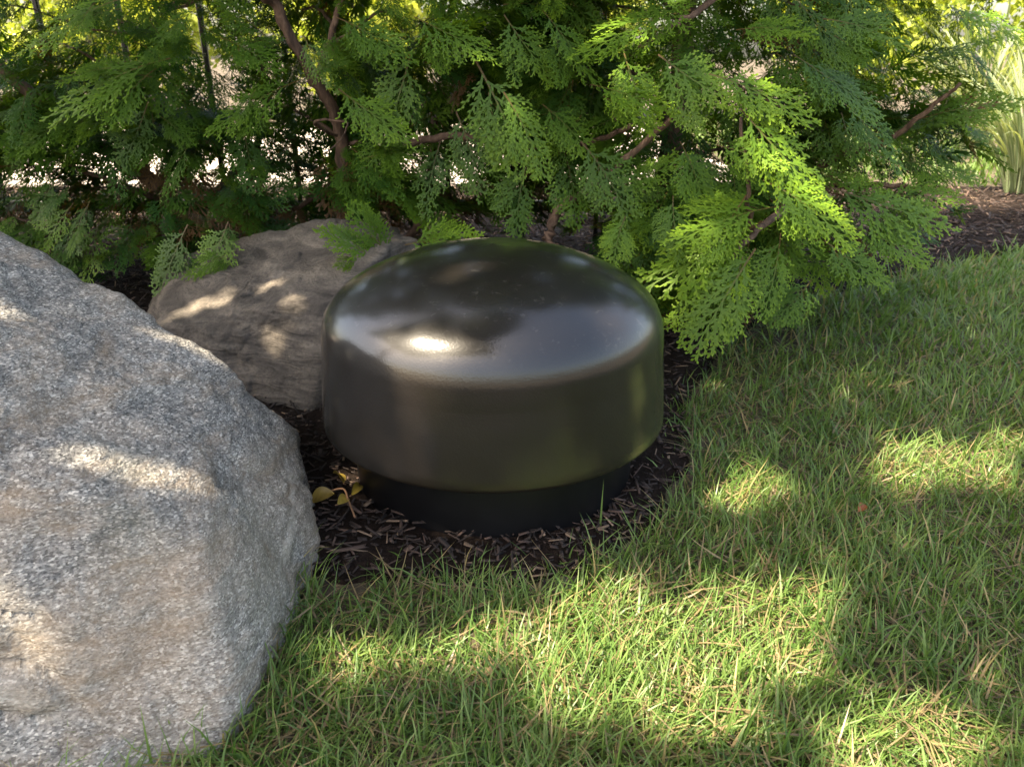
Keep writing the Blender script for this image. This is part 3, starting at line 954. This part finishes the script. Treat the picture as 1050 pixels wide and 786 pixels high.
def lawn_points(n):
    Y = 0.25 + 5.0 * rng.random(n * 3) ** 1.55
    X = rng.uniform(-0.9, 1.0, n * 3) * (0.75 + Y * 0.80) + 0.2
    P = np.stack([X, Y], 1)
    d = bed_dist(P)
    e = d + nz(P, 6, 3.0) * 0.05 + nz(P, 23, 1.0) * 0.025
    # thin worn grass under the right-hand shrub
    gx = G(770, 345)
    worn = np.exp(-(((P[:, 0] - gx.x) / 0.30) ** 2 + ((P[:, 1] - gx.y) / 0.22) ** 2))
    keep = (e > 0) | ((e > -0.07) & (rng.random(len(P)) < 0.20 * np.clip(1 + e / 0.07, 0, 1)))
    keep &= rng.random(len(P)) > worn * 0.75
    keep &= ~((P[:, 0] < -0.34) & (P[:, 1] < 1.1) & (P[:, 1] > 0.62))
    P = P[keep][:n]
    return P
P = lawn_points(122000)
n = len(P)
dist = np.hypot(P[:, 0], P[:, 1])
c1 = nz(P, 5, 11.0); c2 = nz(P, 14, 21.0)
az = nz(P, 7, 31.0) * 4.0 + rng.normal(0, 1.7, n)
L = np.clip(0.047 + 0.016 * c1 + rng.normal(0, 0.017, n), 0.015, 0.12)
Wd = rng.uniform(0.0016, 0.0042, n) * np.clip(dist / 1.4, 1.0, 2.6)
lean = np.clip(np.abs(rng.normal(0.6, 0.48, n)), 0.02, 1.45)
curve = rng.uniform(0.1, 1.5, n)
t = np.clip(0.45 + 0.5 * c2 + rng.normal(0, 0.25, n), 0, 1)[:, None]
col = np.array([0.070, 0.150, 0.028]) * (1 - t) + np.array([0.205, 0.295, 0.085]) * t
straw = rng.random(n) < (0.05 + 0.10 * np.clip(c1 + 0.2, 0, 1))
col[straw] = np.array([0.36, 0.29, 0.14]) * rng.uniform(0.6, 1.2, (straw.sum(), 1))
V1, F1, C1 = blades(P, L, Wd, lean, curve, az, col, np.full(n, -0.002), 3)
# dead thatch lying at the bottom of the sward
P2 = lawn_points(15000); n2 = len(P2)
colt = np.array([0.30, 0.225, 0.12]) * rng.uniform(0.45, 1.25, (n2, 1))
V2, F2, C2 = blades(P2, rng.uniform(0.03, 0.085, n2), rng.uniform(0.002, 0.004, n2), rng.uniform(1.05, 1.55, n2), rng.normal(0, 0.3, n2),
                    rng.uniform(0, 6.28, n2), colt, rng.uniform(0.002, 0.016, n2), 3)
F2 = [f + len(V1) for f in F2]
P3 = np.stack([rng.uniform(1.5, 9, 16000), rng.uniform(4.4, 9.5, 16000)], 1); n3 = len(P3)
V3, F3, C3 = blades(P3, rng.uniform(0.05, 0.11, n3), rng.uniform(0.010, 0.020, n3), rng.uniform(0, .8, n3), rng.uniform(0.1, 1.2, n3), rng.uniform(0, 6.28, n3),
                    np.array([0.11, 0.19, 0.04]) * rng.uniform(0.7, 1.3, (n3, 1)), np.zeros(n3), 2)
F3 = [f + len(V1) + len(V2) for f in F3]
V = np.concatenate([V1, V2, V3]); C = np.concatenate([C1, C2, C3])
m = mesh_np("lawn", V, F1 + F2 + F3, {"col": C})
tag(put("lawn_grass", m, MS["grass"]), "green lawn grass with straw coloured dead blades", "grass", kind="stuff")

# ------------------------------------------------------------------ mulch chips
def chips(P, length, width, thick, col, zb):
    n = len(P)
    a = rng.uniform(0, 6.28, n); pt = rng.normal(0, 0.28, n)
    d = np.stack([np.cos(a) * np.cos(pt), np.sin(a) * np.cos(pt), np.sin(pt)], 1)
    s = np.stack([-np.sin(a), np.cos(a), rng.normal(0, .35, n)], 1); s /= np.linalg.norm(s, axis=1)[:, None]
    u = np.cross(d, s)
    c = np.concatenate([P, zb[:, None]], 1)
    V = np.zeros((n, 8, 3))
    k = 0
    for i in (-1, 1):
        for j in (-1, 1):
            for l in (-1, 1):
                tp = rng.uniform(0.35, 1.0, n)
                V[:, k] = c + d * (length * i * .5 * rng.uniform(.75, 1.1, n))[:, None] + s * (width * j * .5 * tp)[:, None] + u * (thick * l * .5)[:, None]
                k += 1
    q = np.array([[0, 1, 3, 2], [4, 6, 7, 5], [0, 4, 5, 1], [2, 3, 7, 6], [0, 2, 6, 4], [1, 5, 7, 3]])
    F = (np.arange(n)[:, None, None] * 8 + q[None]).reshape(-1, 4)
    return V.reshape(-1, 3), F, np.repeat(col, 8, 0)
n = 46000
Y = 0.6 + 3.7 * rng.random(n) ** 1.7
X = rng.uniform(-1, 1.05, n) * (0.55 + Y * 0.72)
P = np.stack([X, Y], 1)
e = bed_dist(P) + nz(P, 9, 5.0) * 0.03
P = P[(e < -0.005) | ((e < 0.05) & (rng.random(n) < 0.15))]
n = len(P)
t = rng.random(n)
col = np.where((t < 0.62)[:, None], np.array([0.028, 0.018, 0.014]), np.where((t < 0.90)[:, None], np.array([0.070, 0.043, 0.032]), np.array([0.20, 0.135, 0.09])))
col = col * rng.uniform(0.6, 1.4, (n, 1))
V, F, C = chips(P, (rng.gamma(2.2, 0.0060, n) + 0.005) * np.clip(P[:, 1] / 1.5, 1, 2), (rng.gamma(2.5, 0.0013, n) + 0.0008) * np.clip(P[:, 1] / 1.5, 1, 2), rng.uniform(0.0008, 0.0026, n), col, bed_z(P) + rng.uniform(0.0, 0.010, n))
tag(put("bark_mulch", mesh_np("bark_mulch", V, F, {"col": C}), MS["chip"]), "shredded dark brown bark mulch", "mulch", kind="stuff")

# ------------------------------------------------------------------ fallen leaves and twig
def fallen(px, py, L, az, tilt, colr, label, cup=0.25, wr=0.34):
    g = G(px, py, 0.03)
    n = 8
    V, F = [], []
    for i in range(n + 1):
        t = i / n
        w = L * wr * math.sin(math.pi * min(1, t * .97 + .03)) ** 0.8
        z = L * 0.22 * math.sin(t * 2.6)
        x = L * (t - .5)
        V += [(x, -w, z + w * cup * 1.6), (x, -w * .5, z + w * cup * .4), (x, 0, z), (x, w * .5, z + w * cup * .4), (x, w, z + w * cup * 1.9)]
    for i in range(n):
        for k in range(4):
            a = i * 5 + k
            F.append((a, a + 1, a + 6, a + 5))
    V = np.array(V); C = np.tile(np.array(colr), (len(V), 1)) * rng.uniform(.8, 1.15, (len(V), 1))
    m = mesh_np("fallen_leaf", V, np.array(F), {"col": C}, smooth=True)
    o = put("fallen_leaf", m, MS["leaf"], loc=g)
    o.rotation_euler = (tilt, random.uniform(-.2, .2), az)
    V2, F2 = tube([(-L * .5, 0, 0), (-L * .75, L * .04, L * .03)], [.0012, .0009], 5)
    put("leaf_stalk", mesh_np("leaf_stalk", V2, F2, smooth=True), MS["twig"], o)
    return tag(o, label, "leaf", "fallen leaves beside the vent")
fallen(346, 491, 0.032, 2.4, 0.7, (0.34, 0.24, 0.05), "upright yellow leaf uppermost in the small pile by the vent")
fallen(331, 511, 0.040, 0.3, 0.4, (0.33, 0.22, 0.05), "curled yellow leaf closest to the big boulder")
fallen(351, 514, 0.026, 1.2, 0.5, (0.36, 0.27, 0.06), "small yellow leaf lowest in the pile left of the vent")
fallen(364, 503, 0.040, 1.5, 0.6, (0.30, 0.22, 0.04), "narrow yellow leaf closest to the black collar", 0.25, 0.2)
fallen(883, 521, 0.020, 0.8, 0.3, (0.30, 0.10, 0.04), "tiny reddish brown leaf lying on the lawn")
pts = [G(338, 503, 0.035), G(352, 501, 0.04), G(357, 512, 0.032), G(364, 530, 0.026)]
b0 = pts[0].copy(); b0.z = 0.02
V, F = tube([p - b0 for p in smooth_path(pts, 4)], [0.0018] * 13, 6)
tag(put("dry_twig", mesh_np("dry_twig", V, F, smooth=True), MS["twig"], loc=b0), "bent reddish brown twig among the yellow leaves", "twig")

# ------------------------------------------------------------------ shade tree (unseen, outside the frame on the left; crown shaped to cast the dapples)
SHAFTS = []
def shaft(p, r): SHAFTS.append((np.array(p[:]), r))
for px, py, r in [(745, 640, .085), (650, 665, .06), (800, 612, .045), (700, 700, .05), (590, 690, .045), (965, 462, .075), (935, 470, .05), (745, 488, .04), (775, 480, .03), (960, 745, .05), (900, 755, .04),
                  (620, 600, .03), (480, 640, .03), (350, 660, .03), (1045, 440, .04), (560, 650, .03)]:
    shaft(G(px, py, 0.04), r)
for px, py, y, r in [(75, 312, 1.08, .012), (15, 335, 1.0, .0), (172, 348, 1.08, .0), (140, 482, .80, .008), (60, 465, .78, .004), (178, 494, .8, .0), (25, 640, .66, .006), (60, 690, .64, .004), (100, 745, .62, .0),
                     (232, 312, 1.70, .022), (285, 300, 1.70, .018), (198, 325, 1.70, .018), (312, 385, 1.56, .015), (325, 340, 1.6, .015),
                     (450, 375, .98, .03), (425, 440, .955, .0), (430, 490, .95, .0), (490, 310, 1.12, .015), (545, 460, .94, -.012), (395, 300, 1.2, .02),
                     (350, 478, 1.20, .025), (365, 485, 1.18, .02),
                     (800, 205, 1.48, .015), (855, 225, 1.46, .02), (800, 155, 1.5, .015), (730, 225, 1.5, .0), (650, 105, 1.7, .015), (690, 105, 1.66, .01), (1035, 12, 1.7, .03), (740, 310, 1.48, .0),
                     (672, 300, 1.5, .0), (545, 150, 1.8, .0), (348, 270, 1.72, .005), (625, 30, 1.7, .01), (395, 132, 1.86, .0), (790, 90, 1.55, .01), (690, 20, 1.7, .0), (930, 40, 1.7, .0)]:
    shaft(A(px, py, y), r)
TX, TY = -3.5, 0.1
tree = thing("shade_tree", (TX, TY, 0), "broad leaved shade tree standing outside the view to the left of the boulder", "tree")
V, F = tube(smooth_path([(0, 0, -.05), (.05, .05, 1.2), (0.1, 0, 2.4), (.3, .05, 3.4), (.5, .1, 4.6)], 5), np.linspace(.16, .06, 21), 12, .1)
put("trunk", mesh_np("trunk", V, F, smooth=True), MS["bark"], tree)
for a, l, z in [(0.3, 1.9, 3.6), (-0.5, 2.1, 3.7), (1.1, 1.8, 3.9), (-1.2, 1.5, 3.6), (2.4, 1.0, 3.8), (0.0, 2.4, 4.1)]:
    V, F = tube(smooth_path([(.15, .03, z - 1.1), (math.cos(a) * l * .5, math.sin(a) * l * .5, z - .25), (math.cos(a) * l, math.sin(a) * l, z + .25)], 5), np.linspace(.05, .012, 11), 8, .1)
    put("branch", mesh_np("branch", V, F, smooth=True), MS["bark"], tree)
NL = 50000
# crown: leaves gathered in clumps through a broad slab
cc = rng.uniform([-4.3, -1.7, 3.15], [0.9, 2.0, 4.7], (520, 3))
k = rng.integers(0, len(cc), NL)
P = cc[k] + rng.normal(0, 1, (NL, 3)) * np.array([.20, .20, .10])
s = np.array(SUN[:])
keep = (P[:, 0] < 0.0 + np.clip(P[:, 1] - 0.4, 0, 1) * 0.5)
for p, r in SHAFTS:
    v = P - p
    al = v @ s
    dd = np.linalg.norm(v - al[:, None] * s, axis=1)
    keep &= ~(dd < r + 0.03)  # leaves cleared along each sun ray to place the light patches
P = P[keep]
V, F, C = leaf_quads(P, 0.115, leafcols(len(P), (0.05, 0.10, 0.018), (0.10, 0.17, 0.03)), 1.2)
V -= np.array([TX, TY, 0])
tag(put("crown", mesh_np("crown", V, F, {"col": C}), MS["leaf"], tree), kind="stuff")
